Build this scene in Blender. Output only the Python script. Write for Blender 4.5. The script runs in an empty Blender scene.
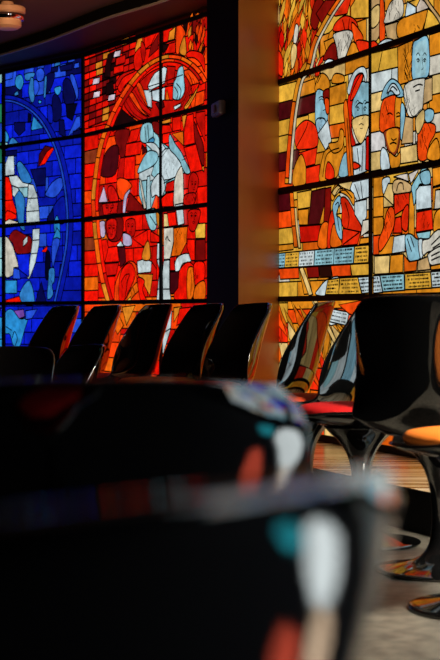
import bpy, bmesh, math, random
from mathutils import Vector, Matrix

C = bpy.context.scene.collection
F, CX, HY, H = 1560.0, 220.0, 315.0, 0.755      # focal length in px, principal column, horizon row, eye height

# ------------------------------------------------------------------ camera, world, exposure
cam_data = bpy.data.cameras.new('camera')
cam = bpy.data.objects.new('camera', cam_data)
C.objects.link(cam)
cam.location = (0, 0, H)
cam.rotation_euler = (math.radians(90), 0, 0)
cam_data.sensor_fit = 'VERTICAL'
cam_data.sensor_height = 36.0
cam_data.sensor_width = 24.0
cam_data.lens = 36.0 * F / 660.0
cam_data.shift_y = -(330.0 - HY) / 660.0
cam_data.clip_start = 0.02
cam_data.dof.use_dof = True
cam_data.dof.focus_distance = 7.3
cam_data.dof.aperture_fstop = (cam_data.lens / 1000.0) / 0.0125
scene = bpy.context.scene
scene.camera = cam
world = bpy.data.worlds.new('world')
scene.world = world
world.use_nodes = True
world.node_tree.nodes['Background'].inputs[0].default_value = (0.5, 0.6, 0.7, 1)
world.node_tree.nodes['Background'].inputs[1].default_value = 0.004
scene.view_settings.view_transform = 'Standard'
scene.view_settings.look = 'None'
scene.view_settings.gamma = 1.0
scene.view_settings.use_curve_mapping = False
scene.view_settings.exposure = 0.0
try:
    scene.cycles.use_denoising = True
    scene.cycles.max_bounces = 8
    scene.cycles.sample_clamp_indirect = 4.0
except Exception:
    pass


def area_light(name, loc, target, size, energy, col, shape='DISK', spread=180):
    ld = bpy.data.lights.new(name, 'AREA')
    ld.shape = shape
    ld.size = size
    ld.energy = energy
    ld.color = col
    ld.spread = math.radians(spread)
    o = bpy.data.objects.new(name, ld)
    C.objects.link(o)
    o.location = loc
    d = Vector(target) - Vector(loc)
    o.rotation_euler = d.to_track_quat('-Z', 'Y').to_euler()
    return o

LIGHTS_HERE = True
# added lamp out of view at right, brightens the floor and seat cushions
area_light('fill_light_right', (1.95, 2.9, 2.3), (0.55, 4.5, 0.1), 0.5, 26, (1.0, 0.94, 0.82), spread=62)
# added spots: coloured patches on the landing for highlights in the near chair
def floor_patch_spot(loc, target, half_deg, energy, col):
    ld = bpy.data.lights.new('floor_patch_spot', 'SPOT')
    ld.spot_size = math.radians(2 * half_deg); ld.spot_blend = 0.25
    ld.energy = energy; ld.color = col; ld.shadow_soft_size = 0.02
    o = bpy.data.objects.new('floor_patch_spot', ld); C.objects.link(o)
    o.location = loc
    o.rotation_euler = (Vector(target) - Vector(loc)).to_track_quat('-Z', 'Y').to_euler()


floor_patch_spot((2.05, 2.0, 2.3), (1.60, 1.80, -.1), 6.6, 23000, (0.90, 1.0, 1.0))
floor_patch_spot((2.05, 1.5, 2.3), (1.62, 1.36, -.1), 3.2, 15000, (0.02, 0.42, 0.50))
floor_patch_spot((2.05, 1.4, 2.3), (1.14, 1.42, -.1), 3.2, 15000, (1.0, 0.12, 0.06))
floor_patch_spot((2.05, 1.8, 2.3), (1.18, 1.84, -.1), 3.6, 20000, (1.0, 0.72, 0.48))
# added warm lamp out of view, brightens the ceiling and its round fixture
area_light('ceiling_fill_light', (-0.75, 7.4, 2.3), (-1.3, 9.3, 2.46), 0.12, 6, (1.0, 0.55, 0.28), spread=120)


# ------------------------------------------------------------------ helpers
def lin(h):
    h = h.lstrip('#')
    out = []
    for i in (0, 2, 4):
        v = int(h[i:i + 2], 16) / 255.0
        out.append(v / 12.92 if v <= 0.04045 else ((v + 0.055) / 1.055) ** 2.4)
    return tuple(out)


def tag(o, label=None, cat=None, group=None, kind=None):
    if label: o['label'] = label
    if cat: o['category'] = cat
    if group: o['group'] = group
    if kind: o['kind'] = kind
    return o


def empty(name, loc=(0, 0, 0), rz=0.0):
    o = bpy.data.objects.new(name, None)
    C.objects.link(o)
    o.location = loc
    o.rotation_euler = (0, 0, rz)
    o.empty_display_size = 0.1
    return o


def link_mesh(name, me, mat=None, parent=None):
    o = bpy.data.objects.new(name, me)
    C.objects.link(o)
    if mat: me.materials.append(mat)
    if parent: o.parent = parent
    return o


def from_bm(name, bm, mat=None, parent=None, smooth=False):
    me = bpy.data.meshes.new(name)
    bm.normal_update()
    bm.to_mesh(me)
    bm.free()
    if smooth:
        for p in me.polygons: p.use_smooth = True
    return link_mesh(name, me, mat, parent)


def bm_box(bm, c, sx, sy, sz, rz=0.0):
    m = Matrix.Translation(c) @ Matrix.Rotation(rz, 4, 'Z') @ Matrix.Diagonal((sx, sy, sz, 1))
    return bmesh.ops.create_cube(bm, size=1.0, matrix=m)


def bm_prism(bm, pts, z0, z1):
    lo = [bm.verts.new((p[0], p[1], z0)) for p in pts]
    hi = [bm.verts.new((p[0], p[1], z1)) for p in pts]
    n = len(pts)
    fs = [bm.faces.new(lo[::-1]), bm.faces.new(hi)]
    for i in range(n):
        j = (i + 1) % n
        fs.append(bm.faces.new((lo[i], lo[j], hi[j], hi[i])))
    bmesh.ops.recalc_face_normals(bm, faces=fs)


def bm_lathe(bm, prof, n=40):
    rings = []
    for r, z in prof:
        if r < 1e-6:
            rings.append([bm.verts.new((0, 0, z))])
        else:
            rings.append([bm.verts.new((r * math.cos(2 * math.pi * k / n), r * math.sin(2 * math.pi * k / n), z)) for k in range(n)])
    for a, b in zip(rings, rings[1:]):
        for k in range(n):
            k2 = (k + 1) % n
            if len(a) == 1 and len(b) == 1: continue
            if len(a) == 1: bm.faces.new((a[0], b[k], b[k2]))
            elif len(b) == 1: bm.faces.new((a[k], a[k2], b[0]))
            else: bm.faces.new((a[k], a[k2], b[k2], b[k]))
    bmesh.ops.recalc_face_normals(bm, faces=bm.faces[:])


def interp(keys, t):
    """smooth (monotone-ish Catmull-Rom) interpolation of (t, value)"""
    n = len(keys)
    if t <= keys[0][0]: return keys[0][1]
    if t >= keys[-1][0]: return keys[-1][1]
    for i in range(n - 1):
        t0, v0 = keys[i]; t1, v1 = keys[i + 1]
        if t0 <= t <= t1:
            m0 = (v1 - keys[i - 1][1]) / (t1 - keys[i - 1][0]) if i > 0 else (v1 - v0) / (t1 - t0)
            m1 = (keys[i + 2][1] - v0) / (keys[i + 2][0] - t0) if i < n - 2 else (v1 - v0) / (t1 - t0)
            h = t1 - t0; s = (t - t0) / h
            return ((2*s**3 - 3*s**2 + 1) * v0 + (s**3 - 2*s**2 + s) * h * m0 + (-2*s**3 + 3*s**2) * v1 + (s**3 - s**2) * h * m1)


# ------------------------------------------------------------------ materials
def mat(name, col=(0.5, 0.5, 0.5), rough=0.5, metal=0.0, spec=0.5, noise=None, bump=None, coat=0.0):
    m = bpy.data.materials.new(name)
    m.use_nodes = True
    nt = m.node_tree
    b = nt.nodes['Principled BSDF']
    b.inputs['Base Color'].default_value = (*col, 1)
    b.inputs['Roughness'].default_value = rough
    b.inputs['Metallic'].default_value = metal
    b.inputs['Specular IOR Level'].default_value = spec
    b.inputs['Coat Weight'].default_value = coat
    if noise:
        scale, c2, detail = noise
        tc = nt.nodes.new('ShaderNodeTexCoord')
        nz = nt.nodes.new('ShaderNodeTexNoise')
        nz.inputs['Scale'].default_value = scale
        nz.inputs['Detail'].default_value = detail
        rp = nt.nodes.new('ShaderNodeValToRGB')
        rp.color_ramp.elements[0].position = 0.35
        rp.color_ramp.elements[1].position = 0.65
        rp.color_ramp.elements[0].color = (*col, 1)
        rp.color_ramp.elements[1].color = (*c2, 1)
        nt.links.new(tc.outputs['Object'], nz.inputs['Vector'])
        nt.links.new(nz.outputs['Fac'], rp.inputs['Fac'])
        nt.links.new(rp.outputs['Color'], b.inputs['Base Color'])
    if bump:
        scale, strength = bump
        tc = nt.nodes.new('ShaderNodeTexCoord')
        nz = nt.nodes.new('ShaderNodeTexNoise')
        nz.inputs['Scale'].default_value = scale
        nz.inputs['Detail'].default_value = 3
        bp = nt.nodes.new('ShaderNodeBump')
        bp.inputs['Strength'].default_value = strength
        bp.inputs['Distance'].default_value = 0.01
        nt.links.new(tc.outputs['Object'], nz.inputs['Vector'])
        nt.links.new(nz.outputs['Fac'], bp.inputs['Height'])
        nt.links.new(bp.outputs['Normal'], b.inputs['Normal'])
    return m


def glass_material():
    """back-lit stained glass: every piece glows in its own colour, mottled like mouth-blown glass"""
    m = bpy.data.materials.new('lit_stained_glass')
    m.use_nodes = True
    nt = m.node_tree
    b = nt.nodes['Principled BSDF']
    at = nt.nodes.new('ShaderNodeAttribute'); at.attribute_name = 'Col'
    tc = nt.nodes.new('ShaderNodeTexCoord')
    n1 = nt.nodes.new('ShaderNodeTexNoise'); n1.inputs['Scale'].default_value = 16; n1.inputs['Detail'].default_value = 5
    n1.inputs['Roughness'].default_value = 0.65
    mr = nt.nodes.new('ShaderNodeMapRange')
    mr.inputs['From Min'].default_value = 0.3; mr.inputs['From Max'].default_value = 0.7
    mr.inputs['To Min'].default_value = 0.5; mr.inputs['To Max'].default_value = 1.22
    mx = nt.nodes.new('ShaderNodeVectorMath'); mx.operation = 'SCALE'
    nt.links.new(tc.outputs['Object'], n1.inputs['Vector'])
    nt.links.new(n1.outputs['Fac'], mr.inputs['Value'])
    nt.links.new(at.outputs['Color'], mx.inputs[0])
    nt.links.new(mr.outputs['Result'], mx.inputs['Scale'])
    nt.links.new(mx.outputs['Vector'], b.inputs['Emission Color'])
    b.inputs['Emission Strength'].default_value = 1.0
    b.inputs['Base Color'].default_value = (0.01, 0.01, 0.01, 1)
    b.inputs['Roughness'].default_value = 0.3
    b.inputs['Specular IOR Level'].default_value = 0.2
    return m


M = {}
M['glass'] = glass_material()
M['lead'] = mat('black_lead_came', (0.004, 0.004, 0.005), 0.7, spec=0.1)
M['frame'] = mat('black_iron_frame', (0.004, 0.004, 0.005), 0.55, spec=0.2)
M['dark_wall'] = mat('dark_plaster', (0.012, 0.009, 0.008), 0.8, spec=0.1)
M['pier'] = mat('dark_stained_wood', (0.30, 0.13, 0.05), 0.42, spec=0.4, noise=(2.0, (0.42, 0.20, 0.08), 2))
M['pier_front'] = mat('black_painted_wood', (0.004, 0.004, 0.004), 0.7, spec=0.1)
M['ceiling'] = mat('brown_ceiling_plaster', (0.16, 0.10, 0.08), 0.9, spec=0.1)
M['soffit'] = mat('dark_soffit_wood', (0.05, 0.025, 0.02), 0.6, spec=0.2)
M['trim'] = mat('pale_edge_trim', (0.3, 0.27, 0.25), 0.3)
M['floor'] = mat('speckled_grey_floor', (0.13, 0.115, 0.09), 0.42, spec=0.35, noise=(22.0, (0.24, 0.21, 0.16), 8), bump=(180, 0.15))
M['floor_dark'] = mat('dark_carpet', (0.006, 0.006, 0.007), 0.9, spec=0.05)
M['landing'] = mat('charcoal_carpet', (0.03, 0.03, 0.03), 0.9, spec=0.05)
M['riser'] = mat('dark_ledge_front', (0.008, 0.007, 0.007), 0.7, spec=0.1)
M['chair'] = mat('polished_black_shell', (0.004, 0.004, 0.004), 0.035)
M['chair'].node_tree.nodes['Principled BSDF'].inputs['IOR'].default_value = 2.3
M['pad_red'] = mat('red_wool_cushion', (0.75, 0.015, 0.015), 0.8, spec=0.2, bump=(250, 0.2))
M['pad_orange'] = mat('orange_wool_cushion', (0.80, 0.20, 0.02), 0.8, spec=0.2, bump=(250, 0.2))
M['pad_coral'] = mat('coral_wool_cushion', (0.85, 0.08, 0.02), 0.8, spec=0.2, bump=(250, 0.2))
M['fixture'] = mat('cream_plastic', (0.8, 0.50, 0.30), 0.45)
M['chrome'] = mat('chrome_band', (0.85, 0.85, 0.85), 0.06, metal=1.0)
M['switch'] = mat('grey_plastic', (0.85, 0.72, 0.58), 0.3)


def ledge_material():  # stretched noise gives brown, gold and cream streaks along the ledge
    m = bpy.data.materials.new('polished_streaked_ledge')
    m.use_nodes = True
    nt = m.node_tree
    b = nt.nodes['Principled BSDF']
    tc = nt.nodes.new('ShaderNodeTexCoord')
    mp = nt.nodes.new('ShaderNodeMapping')
    mp.inputs['Rotation'].default_value = (0, 0, math.radians(67.7))
    mp.inputs['Scale'].default_value = (0.8, 14.0, 1.0)
    nz = nt.nodes.new('ShaderNodeTexNoise'); nz.inputs['Scale'].default_value = 1.6; nz.inputs['Detail'].default_value = 4
    rp = nt.nodes.new('ShaderNodeValToRGB')
    e = rp.color_ramp.elements
    e[0].position = 0.36; e[0].color = (0.10, 0.05, 0.02, 1)
    e[1].position = 0.66; e[1].color = (0.85, 0.78, 0.62, 1)
    k = rp.color_ramp.elements.new(0.5); k.color = (0.62, 0.47, 0.28, 1)
    nt.links.new(tc.outputs['Object'], mp.inputs['Vector'])
    nt.links.new(mp.outputs['Vector'], nz.inputs['Vector'])
    nt.links.new(nz.outputs['Fac'], rp.inputs['Fac'])
    nt.links.new(rp.outputs['Color'], b.inputs['Base Color'])
    b.inputs['Roughness'].default_value = 0.22
    b.inputs['Specular IOR Level'].default_value = 0.8
    return m


M['ledge'] = ledge_material()

# ------------------------------------------------------------------ plan of the round hall (x right, y away from the camera)
P0 = Vector((-1.516, 10.95)); P1 = Vector((-0.895, 10.26)); P2 = Vector((-0.08, 8.86))
Q0 = Vector((0.2953, 7.943)); Q1 = Vector((0.905, 6.41))
PM = P1 + (P0 - P1).normalized() * 2.6
RING = [(-4.6, 13.4), (-7.4, 13.9), (-10, 12.0), (-11.6, 8.4), (-11.5, 3.2), (-9.0, -1.0), (-5.0, -3.0), (-1.0, -3.3),
        (1.4, -2.0), (2.25, 0.0), (2.4, 1.7), (2.2, 3.4), (1.55, 5.0)]
ZB = [0.17, 0.29, 0.835, 1.38, 1.935, 2.46]


def offset(p, q, d):
    """shift segment p-q towards the room (left of p->q is outside), d>0 inwards"""
    t = (Vector(q) - Vector(p)).normalized()
    n = Vector((t.y, -t.x))
    return n * d


# ------------------------------------------------------------------ stained-glass drafting table
def catmull(pts, n=5, closed=True):
    out = []
    N = len(pts)
    rng = range(N) if closed else range(N - 1)
    for i in rng:
        if closed:
            a, b, c, d = pts[i - 1], pts[i], pts[(i + 1) % N], pts[(i + 2) % N]
        else:
            a, b, c, d = pts[max(i - 1, 0)], pts[i], pts[i + 1], pts[min(i + 2, N - 1)]
        for k in range(n):
            t = k / n
            out.append(tuple(0.5 * (2*b[j] + (c[j]-a[j])*t + (2*a[j]-5*b[j]+4*c[j]-d[j])*t*t + (3*b[j]-a[j]-3*c[j]+d[j])*t**3) for j in (0, 1)))
    if not closed: out.append(pts[-1])
    return out


def pts_of(s):
    v = [float(x) for x in s.replace(',', ' ').split()]
    return list(zip(v[0::2], v[1::2]))


class Art:
    """pieces of glass drawn on the plane of one window; coordinates are plane metres (u along the wall, z)"""
    STEP = 0.00022

    def __init__(self, A, B, rnd=1, lw=1.0):
        self.A, self.B = Vector(A), Vector(B)
        self.lw = lw
        self.t = (self.B - self.A).normalized()
        self.n = Vector((self.t.y, -self.t.x))          # towards the room
        if self.n.dot(Vector((-3, 3)) - self.A) < 0: self.n = -self.n
        self.L = (self.B - self.A).length
        self.items = []                                 # (bbox, layer)
        self.glass, self.lead = [], []
        self.r = random.Random(rnd)
        self.x0 = self.y0 = 0.0; self.k = 1.0

    def crop(self, x0, y0, k):
        self.x0, self.y0, self.k = x0, y0, k

    def uv(self, p):
        x = self.x0 + p[0] / self.k; y = self.y0 + p[1] / self.k
        dx = (x - CX) / F
        # ray (dx,1)*Y meets A + u t
        den = self.t.x - dx * self.t.y
        u = (dx * self.A.y - self.A.x) / den
        Y = self.A.y + u * self.t.y
        return (u, H + (HY - y) / F * Y)

    def _layer(self, bb):
        m = 0
        for (a, b, c, d), l in self.items:
            if bb[0] < c and a < bb[2] and bb[1] < d and b < bb[3]: m = max(m, l)
        return m + 1

    def add(self, col, pts, lead=0.0026, jitter=0.1):
        xs = [p[0] for p in pts]; ys = [p[1] for p in pts]
        bb = (min(xs), min(ys), max(xs), max(ys))
        l = self._layer(bb)
        self.items.append((bb, l))
        c = lin(PAL.get(col, col)) if isinstance(col, str) else col
        f = 1.0 + self.r.uniform(-jitter, jitter) * 1.6
        h = self.r.uniform(-jitter, jitter) * 0.5
        c = (c[0] * f * (1 + h), c[1] * f, c[2] * f * (1 - h))
        self.glass.append((pts, l, c))
        if lead: self.lead.append((pts, l, lead * self.lw, True))

    def line_uv(self, pts, w):
        xs = [p[0] for p in pts]; ys = [p[1] for p in pts]
        bb = (min(xs), min(ys), max(xs), max(ys))
        l = self._layer(bb) - 0.45
        self.lead.append((pts, l, w, False))

    # drawing in crop coordinates
    def P(self, col, s, smooth=False, lead=0.0026, jitter=0.06):
        p = pts_of(s) if isinstance(s, str) else s
        if smooth: p = catmull(p, 4)
        self.add(col, [self.uv(q) for q in p], lead, jitter)

    def S(self, col, s, **kw): self.P(col, s, True, **kw)

    def LN(self, s, w=None, smooth=True):
        w = 0.0026 * self.lw if w is None else w * 1.15
        p = pts_of(s) if isinstance(s, str) else s
        if smooth and len(p) > 2: p = catmull(p, 4, False)
        self.line_uv([self.uv(q) for q in p], w)

    def band(self, col, s, width, cuts=0, side=0.0):
        """a ribbon of glass following a line; width and side in crop px"""
        p = pts_of(s) if isinstance(s, str) else s
        p = catmull(p, 4, False)
        lo, hi = [], []
        for i, q in enumerate(p):
            a = p[max(i - 1, 0)]; b = p[min(i + 1, len(p) - 1)]
            dx, dy = b[0] - a[0], b[1] - a[1]
            d = math.hypot(dx, dy) or 1
            nx, ny = -dy / d, dx / d
            lo.append((q[0] + nx * (side - width / 2), q[1] + ny * (side - width / 2)))
            hi.append((q[0] + nx * (side + width / 2), q[1] + ny * (side + width / 2)))
        if not cuts:
            self.P(col, lo + hi[::-1])
            return
        n = len(p)
        for i in range(0, n - 1, cuts):
            j = min(i + cuts, n - 1)
            c = col if isinstance(col, str) else self.r.choice(col)
            self.P(c, lo[i:j + 1] + hi[i:j + 1][::-1], jitter=0.12)

    def bricks(self, u0, u1, z0, z1, rh, bw, pick):
        z = z0; row = 0
        while z < z1 - 0.02:
            zt = min(z + rh * self.r.uniform(0.85, 1.15), z1)
            if z1 - zt < 0.03: zt = z1
            u = u0
            first = True
            while u < u1 - 1e-4:
                w = bw * self.r.uniform(0.7, 1.3) * (0.55 if first and row % 2 else 1)
                first = False
                ue = min(u + w, u1)
                if u1 - ue < bw * 0.3: ue = u1
                self.add(pick((u + ue) / 2, (z + zt) / 2, self.r), [(u, z), (ue, z), (ue, zt), (u, zt)])
                u = ue
            z = zt; row += 1

    def rowpx(self, xa, xb, edges, cols):
        """stack of bricks between two columns (crop px) with given row edges [(y_left,y_right),...]"""
        for (a, b), (c, d), col in zip(edges, edges[1:], cols):
            self.P(col, [(xa, a), (xb, b), (xb, d), (xa, c)], jitter=0.1)

    def shards(self, xa, xb, ya, yb, n, cols, wmin, wmax, hmin, hmax, lean=0.1):
        for _ in range(n):
            x = self.r.uniform(xa, xb); y = self.r.uniform(ya, yb)
            w = self.r.uniform(wmin, wmax); h = self.r.uniform(hmin, hmax)
            l = self.r.uniform(-lean, lean) * h + lean * 0.5 * h
            y0 = min(max(y - h / 2, ya), yb); y1 = min(max(y + h / 2, ya), yb)
            if y1 - y0 < 6: continue
            q = [(x + l, y0), (x + w * .5 + l * .3, y0 + (y1 - y0) * .4), (x + w * .35 - l * .4, y0 + (y1 - y0) * .75), (x - l, y1),
                 (x - w * .5 - l * .3, y0 + (y1 - y0) * .6), (x - w * .3 + l * .4, y0 + (y1 - y0) * .25)]
            q = [(min(max(px, xa), xb), py) for px, py in q]
            self.P(self.r.choice(cols), q, jitter=0.15, lead=0.0022)

    def scribble(self, cx, cy, w, h, n, lw=0.0018):
        """painted hatching on a piece (folds, hair, beard)"""
        for _ in range(n):
            x = cx + self.r.uniform(-.5, .5) * w; y = cy + self.r.uniform(-.5, .5) * h
            a = self.r.uniform(-.5, .5)
            L = self.r.uniform(.15, .4) * h
            self.LN([(x - a * L * .4, y - L / 2), (x + a * 4, y), (x + a * L * .5, y + L / 2)], lw)

    def face(self, cx, cy, w, h, lw=0.0028, tilt=0.0, mouth=True):
        """painted brows, eyes, nose and mouth"""
        lw *= 0.9
        def at(a, b): return (cx + a * w + b * h * tilt, cy + b * h)
        for s in (-1, 1):
            self.LN([at(.38 * s, -.16), at(.24 * s, -.22), at(.1 * s, -.15)], lw)
            self.LN([at(.36 * s, -.05), at(.24 * s, -.09), at(.12 * s, -.04)], lw)
            self.LN([at(.3 * s, -.03), at(.24 * s, -.01), at(.16 * s, -.03)], lw)
            self.LN([at(.25 * s, -.08), at(.23 * s, -.03)], lw * 1.6, False)
        self.LN([at(.06, -.12), at(.1, .06), at(.13, .14), at(.02, .17)], lw * .8)
        if not mouth: return
        self.LN([at(-.16, .29), at(0, .26), at(.16, .29)], lw * 1.1)
        self.LN([at(-.1, .35), at(0, .36), at(.1, .35)], lw * .8)

    def text(self, quad, rows=4):
        """small dark painted lettering on a label of glass; too small in the photograph to read"""
        p = pts_of(quad)
        (ax, ay), (bx, by), (cx, cy), (dx, dy) = p
        for r in range(rows):
            v = (r + 0.7) / (rows + 0.45)
            u = 0.08
            while u < 0.9:
                w = self.r.choice((0.018, 0.03, 0.05, 0.06)) * 60 / max(30, math.hypot(bx - ax, by - ay))
                if self.r.random() < 0.8:
                    for uu, hh in ((u, self.r.choice((0.08, 0.13))), (u + w * .6, self.r.choice((0.06, 0.12)))):
                        vv0 = v - hh * .5; vv1 = v + hh * .5
                        def pt(a, b):
                            tx = ax + (bx - ax) * a; ty = ay + (by - ay) * a
                            qx = dx + (cx - dx) * a; qy = dy + (cy - dy) * a
                            return (tx + (qx - tx) * b, ty + (qy - ty) * b)
                        self.LN([pt(uu, vv0), pt(uu, vv1)], 0.0034 if self.r.random() < .5 else 0.0024, False)
                    if self.r.random() < .25: self.LN([pt(u, v), pt(u + w * .6, v)], 0.0022, False)
                u += w * 1.35

    def label(self, col, quad, rows=4):
        self.P(col, quad)
        self.text(quad, rows)

    def P3(self, u, z, d):
        q = self.A + self.t * u + self.n * d
        return (q.x, q.y, z)

    def build(self, parent):
        me = bpy.data.meshes.new('stained_glass')
        vs, fs, cs = [], [], []
        for pts, l, c in self.glass:
            b = len(vs)
            vs += [self.P3(u, z, l * self.STEP) for u, z in pts]
            fs.append(list(range(b, b + len(pts))))
            cs += [c] * len(pts)
        me.from_pydata(vs, [], fs)
        at = me.color_attributes.new('Col', 'FLOAT_COLOR', 'CORNER')
        for i, c in enumerate(cs): at.data[i].color = (*c, 1)
        g = link_mesh('stained_glass', me, M['glass'], parent)
        vs, fs = [], []
        for pts, l, w, closed in self.lead:
            n = len(pts)
            d = (l + 0.5) * self.STEP
            b = len(vs)
            hw = w / 2 * 1.0
            for i in range(n):
                a = pts[i - 1] if (closed or i > 0) else pts[i]
                c = pts[(i + 1) % n] if (closed or i < n - 1) else pts[i]
                p = pts[i]
                def un(e, f):
                    x, y = f[0] - e[0], f[1] - e[1]; q = math.hypot(x, y)
                    return (x / q, y / q) if q > 1e-9 else None
                t1 = un(a, p); t2 = un(p, c)
                t1 = t1 or t2 or (1, 0); t2 = t2 or t1
                nx, ny = -(t1[1] + t2[1]), (t1[0] + t2[0])
                q = math.hypot(nx, ny)
                if q < 0.3: nx, ny, q = -t1[1], t1[0], 1.0; s = 1
                else: s = min(2.0 / q, 1.8)
                nx, ny = nx / q * hw * s, ny / q * hw * s
                vs.append(self.P3(p[0] + nx, p[1] + ny, d)); vs.append(self.P3(p[0] - nx, p[1] - ny, d))
            for i in range(n if closed else n - 1):
                j = (i + 1) % n
                fs.append((b + 2 * i, b + 2 * j, b + 2 * j + 1, b + 2 * i + 1))
        me = bpy.data.meshes.new('lead_came')
        me.from_pydata(vs, [], fs)
        link_mesh('lead_came', me, M['lead'], parent)
        self.maxd = max([l for _, l in self.items] + [0]) * self.STEP


def frame_bars(art, parent, us, zs, bar=0.026, mull=None, edge=0.05):
    """iron frame: outer stiles and rails, inner mullions and transoms, one mesh standing proud of the glass"""
    bm = bmesh.new()
    rz = math.atan2(art.t.y, art.t.x)
    def bx(u0, u1, z0, z1, d0, d1):
        c = art.A + art.t * ((u0 + u1) / 2) + art.n * ((d0 + d1) / 2)
        bm_box(bm, (c.x, c.y, (z0 + z1) / 2), u1 - u0, d1 - d0, z1 - z0, rz)
    for z in zs:
        bx(us[0][0], us[-1][0], z - bar / 2, z + bar / 2, -0.01, 0.012)
    for u, w in us:
        bx(u - w / 2, u + w / 2, zs[0], zs[-1], -0.012, 0.014)
    return from_bm('window_frame', bm, M['frame'], parent)


PAL = dict(
    r='#f61403', R='#cc0f06', d='#7a0a08', k='#1a0405', m='#4a0810', q='#ff4408', o='#f2690c', O='#e4931c', y='#e9b23a', Y='#e6c67e',
    w='#c6d6da', c='#8fc4d0', C='#3f93c4', b='#0a2be6', B='#0718a6', n='#050a4c', l='#2d5fe0', p='#b9aac9', t='#c4a06c', s='#d2ccbc',
    g='#1f7a58', e='#8a3518', u='#7a4ab0', h='#2aa6d6', x='#02041e')

# ------------------------------------------------------------------ window 1: blue
W1 = tag(empty('window_1', (PM.x, PM.y, 0)), kind='structure')
W1.location = (0, 0, 0)
PAL.update(h='#2a8ed2', C='#2f7cc4', l='#2450d8', b='#0a20d8')
A1 = Art(P0, P1, 11, 3.0)
def uof(art, px, y=300):
    art.crop(0, 0, 1); return art.uv((px, y))[0]
uL = -1.9; u0 = uof(A1, 4.5); u1 = A1.L
def pick_blue(u, z, r):
    if u < u0: return r.choice('chCgclb')
    if z > 2.25: return r.choice('bbBBlbn')
    return r.choice('bbbBBBl')
A1.bricks(u0, u1, 0.17, 2.46, 0.093, 0.21, pick_blue)
A1.bricks(uL, u0, 0.17, 2.46, 0.14, 0.24, pick_blue)
a = A1
a.crop(0, 50, 5.238)
for s, col in (
    ('200 75 235 70 230 95 195 100', 'l'), ('290 62 318 56 314 80 284 88', 'C'), ('320 52 355 45 350 68 315 76', 'b'),
    ('360 42 392 35 392 60 354 68', 'l'), ('392 70 415 64 415 92 386 98', 'l'), ('312 86 380 70 376 104 318 112', 'n'), ('270 92 305 86 302 112 266 118', 'n'),
    ('130 96 180 84 176 118 126 128', 'l'), ('22 125 70 114 66 150 22 160', 'l')):
    a.P(col, s)
a.S('h', '86 140 112 130 124 170 106 210 80 182'); a.S('C', '132 126 182 119 170 150 136 160')
a.S('C', '160 150 176 155 182 250 166 276 150 220'); a.S('l', '190 112 215 94 234 120 222 160 196 160')
a.S('l', '178 160 200 165 205 205 182 240'); a.S('n', '246 130 286 120 276 180 246 230 232 190'); a.S('C', '234 150 246 140 240 240 230 244')
a.S('h', '290 196 320 190 318 220 302 238 286 216'); a.S('n', '276 250 300 236 322 290 316 362 276 366')
a.S('B', '250 290 274 300 276 380 252 370'); a.S('n', '330 172 360 150 392 220 386 280 340 280'); a.S('l', '366 140 386 130 410 210 404 262 392 220')
a.P('x', '345 285 405 280 380 370 350 350'); a.P('n', '310 366 336 366 346 460 312 440'); a.P('l', '355 455 400 350 420 345 422 400')
a.P('h', '164 412 175 345 226 408 166 422'); a.P('n', '75 380 132 378 132 420 100 450 76 420'); a.P('x', '148 330 166 340 160 378 146 380')
a.S('h', '20 412 46 450 40 482 12 470'); a.P('c', '8 480 40 485 40 516 8 520'); a.S('C', '46 492 66 458 100 496 60 508')
a.P('h', '202 262 218 265 215 280 203 280'); a.P('C', '75 226 94 212 98 235 78 242'); a.P('n', '384 426 425 415 425 446 380 456')
a.crop(0, 140, 5.238)
a.P('n', '30 58 90 52 88 84 30 88'); a.P('w', '22 86 74 82 76 182 20 190'); a.P('l', '20 86 44 85 20 150')
a.S('C', '90 124 110 114 150 170 166 220 120 226 96 170'); a.P('r', '20 190 46 195 60 240 66 310 86 370 86 412 20 426')
a.LN('24 318 66 314'); a.LN('24 400 40 370 84 390')
a.P('w', '46 190 90 185 120 222 152 230 146 246 96 250 60 236'); a.P('c', '96 250 146 246 146 300 126 300')
a.S('C', '72 256 100 262 130 312 126 420 130 474 102 450 86 362'); a.P('w', '66 240 96 252 100 262 76 300 66 290')
a.P('w', '150 230 176 235 196 290 206 370 209 440 140 448 138 372 146 300'); a.LN('146 306 200 304'); a.LN('138 375 206 370')
a.scribble(165, 340, 30, 90, 6)
a.P('n', '160 155 240 145 240 236 190 240'); a.P('B', '190 242 238 238 236 300 206 300')
a.P('m', '200 140 205 76 236 30 276 38 240 100'); a.P('r', '206 136 246 62 274 38 284 46 236 126')
a.S('l', '246 266 276 220 320 196 332 240 290 300 240 292'); a.S('B', '266 382 300 320 340 300 346 430 252 430')
a.P('n', '250 402 280 362 286 438 250 440'); a.S('h', '284 440 300 395 316 450 310 496 290 490'); a.P('s', '20 432 50 414 96 430 96 452 20 460')
a.crop(0, 220, 5.07)
a.S('#7c0c10', '45 90 76 50 126 74 156 86 166 130 156 165 86 170 66 120'); a.P('w', '120 102 140 80 140 112 118 136')
a.P('w', '166 46 202 42 200 120 180 220 150 298 140 298 156 180 166 100'); a.LN('160 104 202 100'); a.LN('156 172 190 168')
a.S('s', '24 90 60 120 80 180 94 236 72 242 64 280 24 276'); a.P('b', '86 175 150 170 148 290 96 250'); a.P('l', '70 242 100 252 104 300 66 298')
a.P('h', '25 305 86 305 86 372 28 372'); a.P('r', '30 406 96 386 116 430 30 430'); a.S('C', '100 372 150 306 176 420 120 426')
a.P('n', '180 418 210 312 236 418'); a.P('r', '210 160 240 130 240 166'); a.S('x', '234 160 256 180 250 290 230 290')
a.P('h', '290 40 305 60 310 95 270 95'); a.S('l', '270 100 306 100 286 180 270 240 264 180'); a.S('C', '250 250 276 246 276 310 264 330 270 380 240 400 246 300')
a.scribble(258, 310, 22, 110, 10)
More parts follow.
